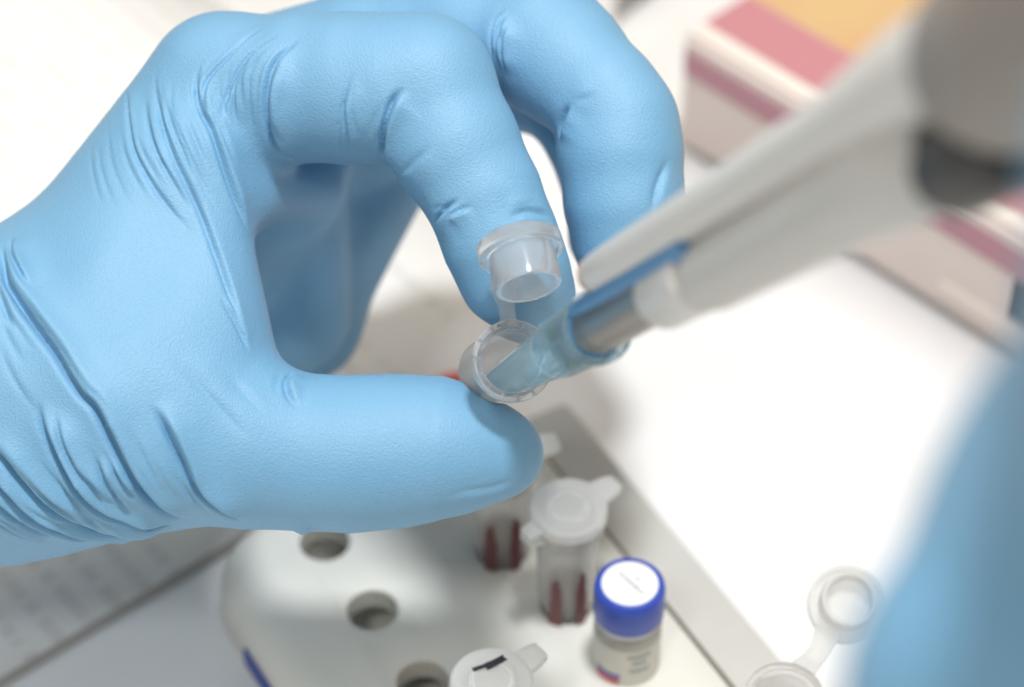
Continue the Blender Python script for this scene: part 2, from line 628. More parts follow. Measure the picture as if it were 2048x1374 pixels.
def red_cap():
    c = ground(914, 846)
    root = lathe_obj("bottle_cap", [(0, 0), (5.6, 0), (6.0, .4), (6.0, 5.2), (5.2, 6.2), (0, 6.4)],
                     new_mat("red_plastic", (.68, .05, .02), .4), None, None, 40)
    root.location = (c.x, c.y, .0026)
    tag(root, "small red plastic cap on the printed sheet just behind the thumb tip", "cap")
red_cap()

# ------------------------------------------------------------------ rack
RACK_H = .015
def rack_pt(px, py, z=RACK_H):
    p = ground(px, py, z); return Vector((p.x, p.y, 0))
R0 = rack_pt(478, 1096)                                   # far left corner region
def rack_uv(px, py, z=RACK_H):
    d = rack_pt(px, py, z) - R0
    return d.dot(RU), d.dot(RV)

rack_mat = new_mat("rack_plastic", (.70, .69, .64), .42)
mottle(rack_mat, (.74, .73, .67), (.78, .77, .715), 45)
holes_px = [(640, 1092), (745, 1226), (857, 1362)]
def build_rack():
    W = rack_uv(1205, 1045)[1]
    Lr = .150
    root = empty("tube_rack", (R0.x, R0.y, .0008), math.atan2(RU.y, RU.x))
    tag(root, "off-white plastic tube rack with round holes under the gloved thumb", "tube rack")
    # local: x along RU, y along RV
    def ring(inset, z, rad):
        return [(x, y, z) for x, y in rounded_rect(inset - .006, Lr - inset, inset - .0065, W - inset * .25, max(rad, .002), 10)]
    loops = [ring(.0, 0, .014), ring(.0, RACK_H - .0075, .014)]
    for k in range(1, 7):
        a = math.radians(15 * k)
        loops.append(ring(.0065 * (1 - math.cos(a)), RACK_H - .0075 + .0075 * math.sin(a), .014 - .005 * (1 - math.cos(a))))
    v, f = loft(loops)
    body = obj_from("rack_body", v, f, rack_mat, root, True)
    # holes
    pts = [rack_uv(*p) for p in holes_px]
    step_u = (pts[2][0] - pts[0][0]) / 2; v0 = sum(p[1] for p in pts) / 3; u0 = pts[0][0]
    cyl = []
    for j, vv in enumerate([v0]):
        for i in range(6):
            uu = u0 + step_u * i + (.006 if j == 1 else 0)
            if uu > Lr - .012: continue
            cyl.append((uu, vv))
    for px, py in [t[0] for t in TUBES] + [VIAL_PX]:
        a, b_ = rack_uv(px, py); 
        cyl = [c for c in cyl if (c[0] - a) ** 2 + (c[1] - b_) ** 2 > .0125 ** 2] + [(a, b_)]
    cyl = [c for c in cyl if c[1] < W - .006]
    bm = bmesh.new()
    for x, y in cyl:
        g = bmesh.ops.create_cone(bm, cap_ends=True, segments=40, radius1=.0043, radius2=.0046, depth=.030)
        for q in g['verts']: q.co += Vector((x, y, .0165))
    cut = obj_bm("cutter", bm, None)
    cut.parent = root
    bm = bmesh.new(); bmesh.ops.create_cube(bm, size=1)
    for q in bm.verts:
        q.co = Vector((.002 + (q.co.x + .5) * (Lr - .010), .001 + (q.co.y + .5) * (W - .006), .0012 + (q.co.z + .5) * (RACK_H - .0062)))
    cav = obj_bm("cavity", bm, None); cav.parent = root
    mc = body.modifiers.new("hollow", 'BOOLEAN'); mc.operation = 'DIFFERENCE'; mc.object = cav; mc.solver = 'EXACT'
    md = body.modifiers.new("holes", 'BOOLEAN'); md.operation = 'DIFFERENCE'; md.object = cut; md.solver = 'EXACT'
    bv = body.modifiers.new("round", 'BEVEL'); bv.width = .0005; bv.segments = 2; bv.angle_limit = math.radians(50)
    bpy.context.view_layer.update()
    dg = bpy.context.evaluated_depsgraph_get()
    me = bpy.data.meshes.new_from_object(body.evaluated_get(dg))
    body.modifiers.clear(); body.data = me
    shade_auto(body, 40)
    bpy.data.objects.remove(cut); bpy.data.objects.remove(cav)
    # ledge along the right side, a shade lower
    v, f = loft([[(x, y, z) for x, y in rounded_rect(i - .004, Lr - i, W + .0013, W + .0115 - i, .0016, 4)]
                 for i, z in ((0, 0), (0, RACK_H - .0042), (.0005, RACK_H - .0036))])
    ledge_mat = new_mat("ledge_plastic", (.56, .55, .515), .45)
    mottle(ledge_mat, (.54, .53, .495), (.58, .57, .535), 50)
    obj_from("ledge", v, f, ledge_mat, root, False)
    us = rack_uv(548, 1290, .004)[0]
    blue = new_mat("blue_print", (.03, .07, .36), .4)
    v, f = loft([[(x, y, z) for x, y in ((us, -.0071), (us + .06, -.0071), (us + .06, -.0066), (us, -.0066))] for z in (.0015, .0058)])
    obj_from("printed_stripe", v, f, blue, root, False)
    return root

# tubes standing in the rack: pixel where the body meets the rack, lid pixel, heading of the hinge, open?
TUBES = [((1132, 1212), 'closed'), ((1004, 1105), 'closed'), ((985, 1556), 'lid'), ((1548, 1560), 'open')]
VIAL_PX = (1252, 1325)
build_rack()

pp_body = plastic_glass("polypropylene_body", (.97, .97, .955), .30, .22)
pp_lid = plastic_glass("polypropylene_lid", (.96, .96, .945), .55, .30)
pp_hero = plastic_glass("clear_polypropylene", (.97, .98, .99), .20, .08)

TUBE_PROF = [(4.65, 0), (4.55, -1.2), (4.45, -18), (1.2, -36), (0, -37.0)]
def tube_profile():
    outer = [(0, -38.3), (1.1, -38.0), (1.9, -36.6), (5.05, -18.2), (5.3, -2.2), (5.35, -1.9), (6.15, -1.7), (6.2, -1.5), (6.2, -.2), (6.0, 0)]
    inner = [(4.85, 0), (4.7, -.3), (4.5, -2.5), (4.35, -18), (1.2, -36), (.6, -36.9), (0, -37.1)]
    return outer + inner

def lid_profile(R=6.4, plug=4.7, plen=5.4, top=1.9):
    """z up = towards the plug's open end; flat lid at z<=0"""
    return [(0, -top), (R - .4, -top), (R, -top + .4), (R, .5), (R - .25, .75), (R - .8, .75), (R - .85, 0),
            (plug + .05, 0), (plug, .5), (plug + .12, plen - 1.4), (plug - .05, plen - .15), (plug - .3, plen),
            (plug - .75, plen - .1), (plug - .9, plen - .8), (plug - .85, .2), (0, 0.1)]

def ribbon(name, pts, widths, thick, side, mat, parent=None):
    """flat strap through world points; side = list of/one width direction"""
    loops = []
    n = len(pts)
    for i, p in enumerate(pts):
        p = Vector(p)
        t = (Vector(pts[min(i + 1, n - 1)]) - Vector(pts[max(i - 1, 0)])).normalized()
        s = Vector(side[i] if isinstance(side, list) else side)
        s = (s - t * s.dot(t)).normalized()
        nn = t.cross(s)
        w = widths[i] * .5; h = thick * .5
        loops.append([tuple(p + s * a * w + nn * b * h) for a, b in ((-1, -1), (1, -1), (1, 1), (-1, 1))])
    v, f = loft(loops)
    return obj_from(name, v, f, mat, parent, False)

def reparent(o, root):
    o.parent = root
    o.matrix_parent_inverse = root.matrix_world.inverted() if False else Matrix.Translation(root.location).inverted()

def nest(part, owner):
    """make a part a sub-part of another part (both already in world space)"""
    part.parent = owner
    part.matrix_parent_inverse = Matrix()

def rack_tube(px, py, kind, sticks, hinge, label, contents=True):
    """micro tube standing in a rack hole"""
    base = rack_pt(px, py)
    rim_z = RACK_H + sticks
    root = empty("micro_tube", (base.x, base.y, rim_z - .0383))
    tag(root, label, "micro tube", "micro tubes in the rack")
    M = Matrix.Translation((base.x, base.y, rim_z))
    h = Vector((math.cos(hinge), math.sin(hinge), 0)); s = Vector((-h.y, h.x, 0))
    parts = [lathe_obj("tube_body", tube_profile(), pp_body, None, M, 48)]
    rim = Vector((base.x, base.y, rim_z))
    if kind != 'open':
        parts.append(lathe_obj("lid", lid_profile(6.6), pp_lid, None, frame(rim + Vector((0, 0, .0008)), (0, 0, -1), h), 48))
        ring = lathe_obj("lid_ring", [(2.8, -.1), (2.9, .12), (3.2, .2), (3.5, .12), (3.6, -.1)], pp_lid, None,
                         Matrix.Translation(rim + Vector((0, 0, .00285))), 40)
        parts.append(ring)
        # thumb tab away from the hinge, hinge strap on the other side
        a = rim + Vector((0, 0, .0017))
        parts.append(ribbon("lid_tab", [a - h * .0060, a - h * .0085, a - h * .0102], [.0046, .0040, .0030], .0014, s, pp_lid))
        parts.append(ribbon("hinge_strap", [a + h * .0062, a + h * .0088 + Vector((0, 0, -.0004)), a + h * .0088 + Vector((0, 0, -.0022)), a + h * .0061 + Vector((0, 0, -.0028))],
                            [.0034, .0028, .0028, .0034], .0005, s, pp_lid))
    else:
        q = rim + h * .0061 + Vector((0, 0, -.0006))
        c = rim + h * .0205 + Vector((0, 0, .0010))
        n = (Vector((0, 0, 1)) - h * .45 - s * .28).normalized()
        parts.append(lathe_obj("lid", lid_profile(6.4, 4.6, 4.4), pp_lid, None, frame(c, n, h), 48))
        parts.append(ribbon("hinge_strap", [q, q + h * .003 + Vector((0, 0, -.0010)), q + h * .0055 + Vector((0, 0, -.0012)), c - h * .0058 - n * .0008],
                            [.0042, .0034, .0034, .0044], .0006, s, pp_lid))
    if contents:
        wine = new_mat("dark_red_pellet", (.16, .045, .04), .35)
        zt = -sticks * 1000 - 1 + 7
        parts.append(lathe_obj("contents", [(0, -20.0), (3.9, -20.0), (4.25, -18.2), (4.25, zt + .5), (2.2, zt - 1.0), (0, zt - 2.0)], wine, None, M, 40))
        # ink strokes written on the side of the tube
        ink = new_mat("ink_maroon", (.17, .055, .06), .5)
        for k, (ang, w) in enumerate(((-112, 13), (-62, 11))):
            vv, ff = [], []
            rk = random.Random(int(px) * 3 + k)
            for j in range(13):
                z = (-sticks * 1000 + .6 + j * 1.0 * (1 if k == 0 else 1.15)) * .001
                rr = (5.44 - .006 * j) * .001
                for i in range(4):
                    a2 = math.radians(ang + (i - 1.5) / 1.5 * w * min(1.0, (1.25 - .045 * j)) * (1 if j < 11 else .75) * rk.uniform(.8, 1.05) + rk.uniform(-1.2, 1.2))
                    vv.append((base.x + rr * math.cos(a2), base.y + rr * math.sin(a2), rim_z + z))
            for j in range(12):
                for i in range(3):
                    ff.append((j * 4 + i, j * 4 + i + 1, j * 4 + i + 5, j * 4 + i + 4))
            parts.append(obj_from("ink_mark", vv, ff, ink))
    lid = [p for p in parts if p.name.startswith("lid") and not p.name.startswith(("lid_ring", "lid_tab"))][0]
    for p in parts:
        if p.name.startswith(("lid_ring", "lid_tab")): nest(p, lid)
        elif p.name.startswith("ink_mark"): nest(p, parts[0])
        else: reparent(p, root)
    return root

HB = math.atan2(-RV.y, -RV.x)
rack_tube(1132, 1212, 'closed', .0237, HB + .1, "closed clear micro tube with dark red contents beside the blue-capped vial")
rack_tube(1004, 1105, 'closed', .0237, HB - .2, "closed clear micro tube half hidden behind the gloved thumb tip")
t3 = rack_tube(985, 1556, 'lid', .0237, HB + .15, "closed micro tube with a dark pen mark on its lid at the bottom edge", False)
rack_tube(1548, 1560, 'open', .0237, math.atan2(.83, .55), "open empty clear micro tube with its lid flipped out over the white sheet", False)
# pen mark on that lid
def lid_scribble(root, px, py, sticks):
    b = rack_pt(px, py); z = RACK_H + sticks + .0008 + .0023
    ink = new_mat("ink_black", (.02, .012, .02), .5)
    pts = [(-3.0, 1.6), (-1.2, 2.4), (.4, 3.3), (1.9, 4.3), (2.2, 3.9), (1.0, 3.0), (-.8, 1.9)]
    P = [Vector((b.x + x * .001, b.y + y * .001, z)) for x, y in pts]
    o = ribbon("ink_mark", P, [.0007] * len(P), .0001, Vector((.3, -1, 0)), ink)
    nest(o, [c for c in root.children if c.name.startswith('lid')][0])
lid_scribble(t3, 985, 1556, .0237)

# blue-capped vial
def vial():
    b = rack_pt(*VIAL_PX)
    root = empty("vial", (b.x, b.y, RACK_H - .012))
    tag(root, "small vial with a blue screw cap and round white lid label", "vial")
    M = Matrix.Translation((b.x, b.y, RACK_H))
    parts = []
    glass = plastic_clear("vial_plastic", (.90, .88, .82), .45, .2, .4, .5)
    parts.append(lathe_obj("vial_body", [(0, -10), (4.1, -10), (4.4, -9.4), (4.4, .4), (5.6, .5), (5.75, 1.0), (5.75, 11.4), (5.4, 12.4), (4.5, 13.2), (4.5, 16),
                                         (3.7, 16), (3.7, 12.6), (4.9, 10.8), (5.0, 1.2), (3.6, .2), (3.5, -9), (0, -9)], glass, None, M, 56))
    parts.append(lathe_obj("liquid", [(0, -8.9), (3.45, -8.9), (3.5, 0.1), (4.9, 1.4), (4.85, 7.5), (0, 7.5)], new_mat("pale_liquid", (.62, .55, .42), .2), None, M, 40))
    capm = new_mat("blue_cap", (.028, .075, .46), .38)
    add_bump(capm, 900, .15, .0002)
    parts.append(lathe_obj("cap", [(5.55, 14.0), (5.75, 14.0), (5.95, 14.3), (6.0, 19.8), (5.85, 20.7), (5.5, 21.2), (5.05, 21.3), (4.95, 21.0), (0, 21.0)], capm, None, M, 64))
    parts.append(lathe_obj("collar_ring", [(4.6, 12.6), (5.4, 12.6), (5.6, 12.9), (5.6, 13.5), (5.45, 13.8), (4.6, 13.8)], new_mat("ring_clear", (.62, .63, .66), .3), None, M, 56))
    white = new_mat("label_white", (.86, .86, .85), .55)
    parts.append(lathe_obj("lid_label", [(0, 21.12), (4.75, 21.12), (4.75, 21.05)], white, None, M, 56))
    # faint lines of type on the lid label
    grey = new_mat("label_type", (.30, .34, .33), .6)
    ang = math.atan2(-.77, .64)
    d = Vector((math.cos(ang), math.sin(ang), 0)); n = Vector((-d.y, d.x, 0))
    rnd = random.Random(4)
    def type_line(off, x0, x1, size):
        bm = bmesh.new(); x = x0
        while x < x1:
            w = size * rnd.uniform(.45, .8)
            for k in range(2):
                hh = size * rnd.uniform(.5, 1.0); ww = w * rnd.uniform(.25, .4)
                cx = x + w * (k * .55)
                q = [Vector((b.x, b.y, RACK_H + .02117)) + d * ((cx + a) * .001) + n * ((off + c) * .001) for a, c in ((0, 0), (ww, 0), (ww, hh), (0, hh))]
                bm.faces.new([bm.verts.new(p) for p in q])
            x += w * 1.25
        return obj_bm("lid_type", bm, grey)
    parts.append(type_line(-.1, -2.9, 2.7, .75)); parts.append(type_line(1.35, -.3, .6, .7))
    # side label with print, red and blue block at its lower left
    def band(name, a0, a1, z0, z1, r, mat, n=16):
        vv, ff = [], []
        for j in range(2):
            for i in range(n + 1):
                a = math.radians(a0 + (a1 - a0) * i / n)
                vv.append((b.x + r * math.cos(a), b.y + r * math.sin(a), RACK_H + (z0 if j == 0 else z1) * .001))
        for i in range(n): ff.append((i, i + 1, n + 2 + i, n + 1 + i))
        return obj_from(name, vv, ff, mat)
    lab = new_mat("vial_label", (.66, .64, .58), .55)
    parts.append(band("side_label", -190, -20, 1.0, 10.0, .00580, lab, 24))
    parts.append(band("label_logo", -150, -105, 1.2, 2.5, .00584, new_mat("logo_red", (.62, .08, .09), .5)))
    parts.append(band("label_logo", -152, -103, 2.6, 3.7, .00584, new_mat("logo_blue", (.10, .17, .42), .5)))
    for z, a0, a1 in ((8.2, -92, -50), (6.6, -84, -58), (4.6, -88, -52)):
        parts.append(band("label_type", a0, a1, z, z + .7, .00584, grey))
    side = [p for p in parts if p.name.startswith("side_label")][0]
    top = [p for p in parts if p.name.startswith("lid_label")][0]
    for p in parts:
        if p.name.startswith(("label_logo", "label_type")): nest(p, side)
        elif p.name.startswith("lid_type"): nest(p, top)
        else: reparent(p, root)
vial()

# ------------------------------------------------------------------ the held tube
TUBE_TOP = cam_mm(1027, 722, 386)
TUBE_BACK = np.array([-4.4, -1.9, 22.0]); TUBE_BACK /= np.linalg.norm(TUBE_BACK)
def held_tube():
    rim = to_world(TUBE_TOP); axis = dir_world(-TUBE_BACK)
    root = empty("micro_tube", to_world(TUBE_TOP + TUBE_BACK * 38.3))
    tag(root, "open clear micro tube pinched between gloved thumb and index finger", "micro tube")
    M = frame(rim, axis, UP)
    parts = [lathe_obj("tube_body", tube_profile(), pp_hero, None, M, 72)]
    # moulded ticks round the rim
    for k in range(14):
        a = 2 * math.pi * k / 14 + .12
        if abs((a - 0 + math.pi) % (2 * math.pi) - math.pi) < .3: pass
        c, s_ = math.cos(a), math.sin(a)
        bm = bmesh.new(); bmesh.ops.create_cube(bm, size=1)
        for q in bm.verts:
            x, y, z = q.co
            x = 5.0 + (x + .5) * 1.05; y = y * .28; z = -.75 + z * 1.62
            q.co = M @ (Vector((x * c - y * s_, x * s_ + y * c, z)) * .001)
        parts.append(obj_bm("rim_rib", bm, pp_hero))
    # lid, hinged open above the mouth, plug hanging down
    n_c = np.array([.20, -.885, -.42]); n_c /= np.linalg.norm(n_c)
    lc = cam_mm(1041, 503, 381.5)
    n_w = dir_world(n_c)
    LM = frame(to_world(lc), n_w, FWD)
    parts.append(lathe_obj("lid", lid_profile(6.35, 4.95, 6.0, 1.9), pp_hero_lid, None, LM, 72))
    e = np.array([-.35, -.25, .9]); e -= n_c * (e @ n_c); e /= np.linalg.norm(e)
    h0 = lc + e * 6.2 + n_c * .2
    h1 = cam_mm(1003, 575, 387.5); h2 = cam_mm(1013, 610, 387.6); h3 = cam_mm(1016, 640, 386.8); h4 = cam_mm(1016, 652, 386.3)
    parts.append(ribbon("hinge_strap", [to_world(p) for p in (h0, h1, h2, h3, h4)], [.0050, .0040, .0024, .0024, .0034], .0007, RIGHT, pp_hero_lid))
    for p in parts:
        if p.name.startswith("rim_rib"): nest(p, parts[0])
        else: reparent(p, root)
pp_hero_lid = plastic_glass("clear_polypropylene_lid", (.96, .97, .98), .20, .14)
held_tube()

# ------------------------------------------------------------------ pipette and its tip
AX0 = cam_mm(1047, 738, 386)
AXC = cam_mm(1196, 654, 357)
AXD = (AXC - AX0) / np.linalg.norm(AXC - AX0)
S_C = np.linalg.norm(AXC - AX0)
def pip_frame(s, off=(0, 0)):
    up = np.array([-.5, .87, 0]); up -= AXD * (up @ AXD); up /= np.linalg.norm(up)
    side = np.cross(AXD, up)
    o = AX0 + AXD * s + up * off[0] + side * off[1]
    return frame(to_world(o), dir_world(AXD), dir_world(up))

def pipette_tip():
    root = empty("pipette_tip", to_world(AX0 - AXD * 33))
    tag(root, "translucent blue pipette tip dipping into the open tube", "pipette tip")
    m = plastic_glass("blue_tip_plastic", (.80, .94, .99), .15, .04, 1.2, 1.8)
    M = pip_frame(0)
    c = S_C
    prof = [(.55, -33), (1.1, -24), (2.75, -8), (3.4, 4), (3.85, c - 17), (3.9, c - 16.5), (4.3, c - 15.8), (4.4, c - 15), (4.75, c - 2.2), (5.15, c - 2.0), (5.25, c - 1.6), (5.25, c - .2), (5.1, c),
            (4.55, c), (4.4, c - .4), (4.15, c - 10), (3.5, c - 15), (3.0, 4), (2.35, -8), (.7, -24), (.25, -33)]
    parts = [lathe_obj("tip_cone", prof, m, None, M, 64, closed=True, auto=30)]
    for k in range(6):
        a = 2 * math.pi * k / 6 + .3
        bm = bmesh.new(); bmesh.ops.create_cube(bm, size=1)
        for q in bm.verts:
            x, y, z = q.co
            t = z + .5
            x = 4.32 + t * .42 + (x + .5) * .32; y *= .45; z = c - 14.6 + t * 12.3
            q.co = M @ (Vector((x * math.cos(a) - y * math.sin(a), x * math.sin(a) + y * math.cos(a), z)) * .001)
        parts.append(obj_bm("collar_rib", bm, m))
    for p in parts:
        if p.name.startswith("collar_rib"): nest(p, parts[0])
        else: reparent(p, root)
pipette_tip()

def pipette():
    c = S_C
    root = empty("pipette", to_world(AX0 + AXD * (c - 9)))
    tag(root, "light grey laboratory pipette with an ejector arm, held from the upper right", "pipette")
    grey = new_mat("pipette_grey", (.60, .60, .58), .38)
    dark = new_mat("nozzle_metal", (.30, .275, .25), .32, Metallic=.85)
    pale = new_mat("pipette_white", (.72, .72, .70), .35)
    body = new_mat("handle_grey", (.30, .265, .235), .45)
    black = new_mat("handle_black", (.015, .014, .013), .4)
    bluem = new_mat("seal_blue", (.10, .27, .52), .35)
    tan = new_mat("ejector_end", (.62, .47, .36), .5)
    M = pip_frame(0)
    P = []
    P.append(lathe_obj("nozzle", [(0, c - 11), (3.3, c - 11), (3.7, c - 8), (3.75, c + 1), (3.8, c + 23), (0, c + 23)], dark, None, M, 48))
    P.append(lathe_obj("seal_ring", [(3.7, c - 3.5), (4.0, c - 3.3), (4.0, c - 1), (3.7, c - .8)], bluem, None, M, 48, closed=True))
    P.append(lathe_obj("shaft_sleeve", [(0, c + 22.6), (4.0, c + 22.6), (4.4, c + 23.4), (4.6, c + 35.4), (4.1, c + 36), (0, c + 36)], pale, None, pip_frame(0, (-.8, 0)), 48))
    P.append(lathe_obj("shaft", [(0, c + 35.6), (3.9, c + 35.6), (3.9, c + 38.0), (4.7, c + 38.8), (5.1, c + 62), (5.6, c + 80), (6.4, c + 90), (6.2, c + 97), (5.0, c + 100), (0, c + 100)], grey, None, pip_frame(0, (-1.3, 0)), 48))
    # ejector arm riding above the shaft
    E = pip_frame(0, (6.3, 0))
    P.append(lathe_obj("ejector_arm", [(0, c + 6.5), (1.4, c + 6.6), (2.3, c + 7.5), (2.8, c + 9.5), (3.0, c + 20), (3.2, c + 50), (3.8, c + 80), (5.6, c + 100), (6.5, c + 130), (0, c + 130)], pale, None, E, 40))
    P.append(lathe_obj("ejector_foot", [(0, c + 5.6), (1.2, c + 5.7), (2.1, c + 6.5), (2.6, c + 7.6), (2.0, c + 7.3), (0, c + 7.1)], tan, None, E, 32))
    P.append(lathe_obj("ejector_rail", [(0, c - 1.5), (1.5, c - 1.2), (1.9, c + 14), (2.0, c + 40), (0, c + 40)], bluem, None, pip_frame(0, (3.2, -1.1)), 24))
    P.append(lathe_obj("handle", [(0, c + 108), (7, c + 109), (9.5, c + 114), (11.5, c + 126), (13, c + 150), (13, c + 190), (14.5, c + 206), (13, c + 212), (0, c + 212)], body, None, pip_frame(0, (3.5, 0)), 56))
    P.append(lathe_obj("black_ring", [(0, c + 97), (5.2, c + 97.4), (5.8, c + 99), (5.8, c + 110), (5.2, c + 112), (0, c + 113)], black, None, pip_frame(0, (-3.5, 0)), 48))  # plain black ring set low at the end of the shaft
    P.append(lathe_obj("plunger_button", [(0, c + 211), (3, c + 211), (3, c + 224), (7, c + 224.5), (7.4, c + 226), (7.4, c + 231), (6.4, c + 233), (0, c + 233)], black, None, pip_frame(0, (3.5, 0)), 40))
    for p in P: reparent(p, root)
pipette()

# ------------------------------------------------------------------ gloves
def glove_mat():
    m = new_mat("blue_nitrile", (.27, .53, .76), .54)
    nt, N, L, b = nodes_of(m)
    b.inputs["Specular IOR Level"].default_value = .6
    b.inputs["Sheen Weight"].default_value = .04
    tc = N.new("ShaderNodeTexCoord")
    t1 = N.new("ShaderNodeTexNoise"); t1.inputs["Scale"].default_value = 3000; t1.inputs["Detail"].default_value = 2.5; t1.inputs["Distortion"].default_value = .25
    L.new(tc.outputs["Object"], t1.inputs["Vector"])
    bp = N.new("ShaderNodeBump"); bp.inputs["Strength"].default_value = .85; bp.inputs["Distance"].default_value = .00014
    L.new(t1.outputs["Fac"], bp.inputs["Height"])
    t2 = N.new("ShaderNodeTexNoise"); t2.inputs["Scale"].default_value = 120; t2.inputs["Detail"].default_value = 3
    L.new(tc.outputs["Object"], t2.inputs["Vector"])
    bp2 = N.new("ShaderNodeBump"); bp2.inputs["Strength"].default_value = .25; bp2.inputs["Distance"].default_value = .0008
    L.new(t2.outputs["Fac"], bp2.inputs["Height"]); L.new(bp.outputs[0], bp2.inputs["Normal"])
    L.new(bp2.outputs[0], b.inputs["Normal"])
    t3 = N.new("ShaderNodeTexNoise"); t3.inputs["Scale"].default_value = 45; t3.inputs["Detail"].default_value = 4
    L.new(tc.outputs["Object"], t3.inputs["Vector"])
    r = N.new("ShaderNodeValToRGB")
    r.color_ramp.elements[0].position, r.color_ramp.elements[1].position = .3, .7
    r.color_ramp.elements[0].color = (.172, .395, .61, 1); r.color_ramp.elements[1].color = (.196, .42, .64, 1)
    L.new(t3.outputs["Fac"], r.inputs["Fac"]); L.new(r.outputs[0], b.inputs["Base Color"])
    return m
NITRILE = glove_mat()

def R(px, z): return px * z / FPX

def left_hand():
    index = chain([(455, 172, 412, 132), (600, 174, 407, 146), (700, 176, 404, 147), (790, 176, 402, 145), (850, 168, 401, 136),
                   (912, 296, 399, 126), (966, 390, 398, 113), (1000, 478, 398, 112), (1030, 548, 399, 108), (1062, 590, 402, 90)])
    thumb = chain([(1002, 908, 399, 86), (945, 901, 399, 113), (875, 896, 399, 138), (790, 902, 400, 149), (700, 908, 400, 152), (600, 904, 400, 152), (510, 890, 400, 162), (380, 850, 401, 190)])
    middle = chain([(575, 162, 432, 140), (740, 112, 427, 136), (940, 62, 421, 136), (1080, 84, 415, 134), (1130, 124, 412, 124), (1205, 196, 408, 112), (1240, 245, 407, 112),
                    (1240, 305, 407, 122), (1249, 405, 407, 117), (1257, 485, 408, 107), (1265, 535, 409, 90)])
    ring = chain([(700, 240, 452, 130), (880, 160, 447, 120), (1060, 150, 440, 108), (1150, 200, 436, 100), (1225, 350, 432, 100), (1242, 470, 430, 100), (1255, 515, 430, 85)])
    little = chain([(790, 330, 472, 100), (920, 200, 468, 95), (1060, 150, 464, 85), (1180, 250, 460, 80), (1240, 400, 457, 78), (1255, 450, 456, 68)])
    C = cam_mm
    tri1 = (C(412, 320, 404), C(408, 800, 400), C(40, 700, 408))
    tube_a, tube_b = TUBE_TOP + TUBE_BACK * 1.0, TUBE_TOP + TUBE_BACK * 19
    def body(P):
        d = sd_cone(P, C(-700, 960, 425), R(300, 425), C(60, 800, 410), R(300, 410), .9)
        d = smin(d, sd_cone(P, C(60, 790, 410), R(300, 410), C(280, 810, 403), R(232, 403)), 8)
        d = smin(d, sd_cone(P, C(280, 810, 403), R(232, 403), C(480, 880, 400), R(165, 400)), 8)
        d = smin(d, sd_cone(P, C(120, 650, 415), R(190, 415), C(442, 182, 412), R(146, 412)), 9)
        d = smin(d, sd_tri(P, *tri1, 7.0), 7)
        d = smin(d, sd_cone(P, C(290, 620, 405), R(190, 405), C(372, 640, 402), R(115, 402)), 10)
        d = smin(d, sd_cone(P, C(490, 385, 410), R(70, 410), C(600, 380, 428), R(80, 428)), 6)
        # palm behind the web, then the far edge of the hand
        d = smin(d, sd_cone(P, C(560, 300, 440), R(130, 440), C(585, 630, 448), R(113, 448)), 4)
        d = smin(d, sd_cone(P, C(560, 300, 434), R(130, 434), C(150, 720, 430), R(230, 430)), 6)
        d = smin(d, sd_cone(P, C(775, 330, 462), R(92, 462), C(612, 650, 464), R(92, 464)), 3)
        d = smin(d, sd_cone(P, C(612, 650, 464), R(92, 464), C(100, 860, 450), R(200, 450)), 6)
        d = smin(d, sd_tri(P, C(600, 250, 448), C(760, 330, 460), C(560, 640, 455), 6.0), 6)
        return d
    def F(P):
        b = body(P)
        d = smin(b, thumb(P), 2.0)
        d = np.minimum(d, smin(b, index(P), 5))
        m = np.minimum(smin(b, middle(P), 4), smin(b, ring(P), 4))
        m = np.minimum(m, smin(b, little(P), 4))
        d = smin(d, m, 1.0)
        # small gather of rubber under the thumb
        d = smin(d, sd_cone(P, C(601, 1030, 395), 1.5, C(604, 1054, 396), 1.25), 1.2)
        # the tube presses into the pads
        t, v_ = seg_closest(P, tube_a, tube_b)
        dt = np.sqrt((v_ * v_).sum(1)) - 5.5
        return np.maximum(d, -dt)
    lo = np.array([-140., -66., 366.]); hi = np.array([34., 66., 486.])
    def soft(P):
        x = P[:, 0] / P[:, 2] * FPX + 1024; y = 687 - P[:, 1] / P[:, 2] * FPX
        def ramp(v, a, b): return np.clip((v - a) / (b - a), 0, 1)
        return ramp(x, 490, 400) * ramp(y, 170, 320) * ramp(y, 980, 860) * ramp(P[:, 2], 425, 412)
    P, Q = build_implicit(F, lo, hi, 1.15, 2, soft)
    N = vnormals(P, Q)
    bvh = BVHTree.FromPolygons(P.tolist(), Q.tolist(), all_triangles=False)
    rnd = random.Random(11)
    P0 = P.copy()
    def family(A, B, ts, dep, wid, lo_, hi_):
        a, b_ = smooth_poly(A, 12), smooth_poly(B, 12)
        ia, ib = np.linspace(0, len(a) - 1, 16), np.linspace(0, len(b_) - 1, 16)
        a = np.stack([np.interp(ia, np.arange(len(a)), a[:, k]) for k in (0, 1)], 1)
        b_ = np.stack([np.interp(ib, np.arange(len(b_)), b_[:, k]) for k in (0, 1)], 1)
        for t in ts:
            t += rnd.uniform(-.04, .04)
            l = a + (b_ - a) * t
            i0, i1 = rnd.randint(lo_[0], lo_[1]), rnd.randint(hi_[0], hi_[1])
            crease(P, P0, N, bvh, l[i0:i1:2], dep * rnd.uniform(.6, 1.2), wid, .8, -1, .45)
    back = [(253, 178), (258, 239), (270, 301), (301, 363), (342, 421), (387, 470)]
    base = [(404, 116), (393, 164), (400, 219), (421, 260), (438, 308), (455, 359), (479, 421), (499, 470)]
    heel = [(163, 787), (189, 813), (213, 857), (241, 911), (268, 955), (301, 996), (342, 1029), (380, 1042)]
    wrist = [(-60, 870), (0, 911), (41, 955), (82, 993), (129, 1023), (175, 1043), (232, 1057), (300, 1060)]
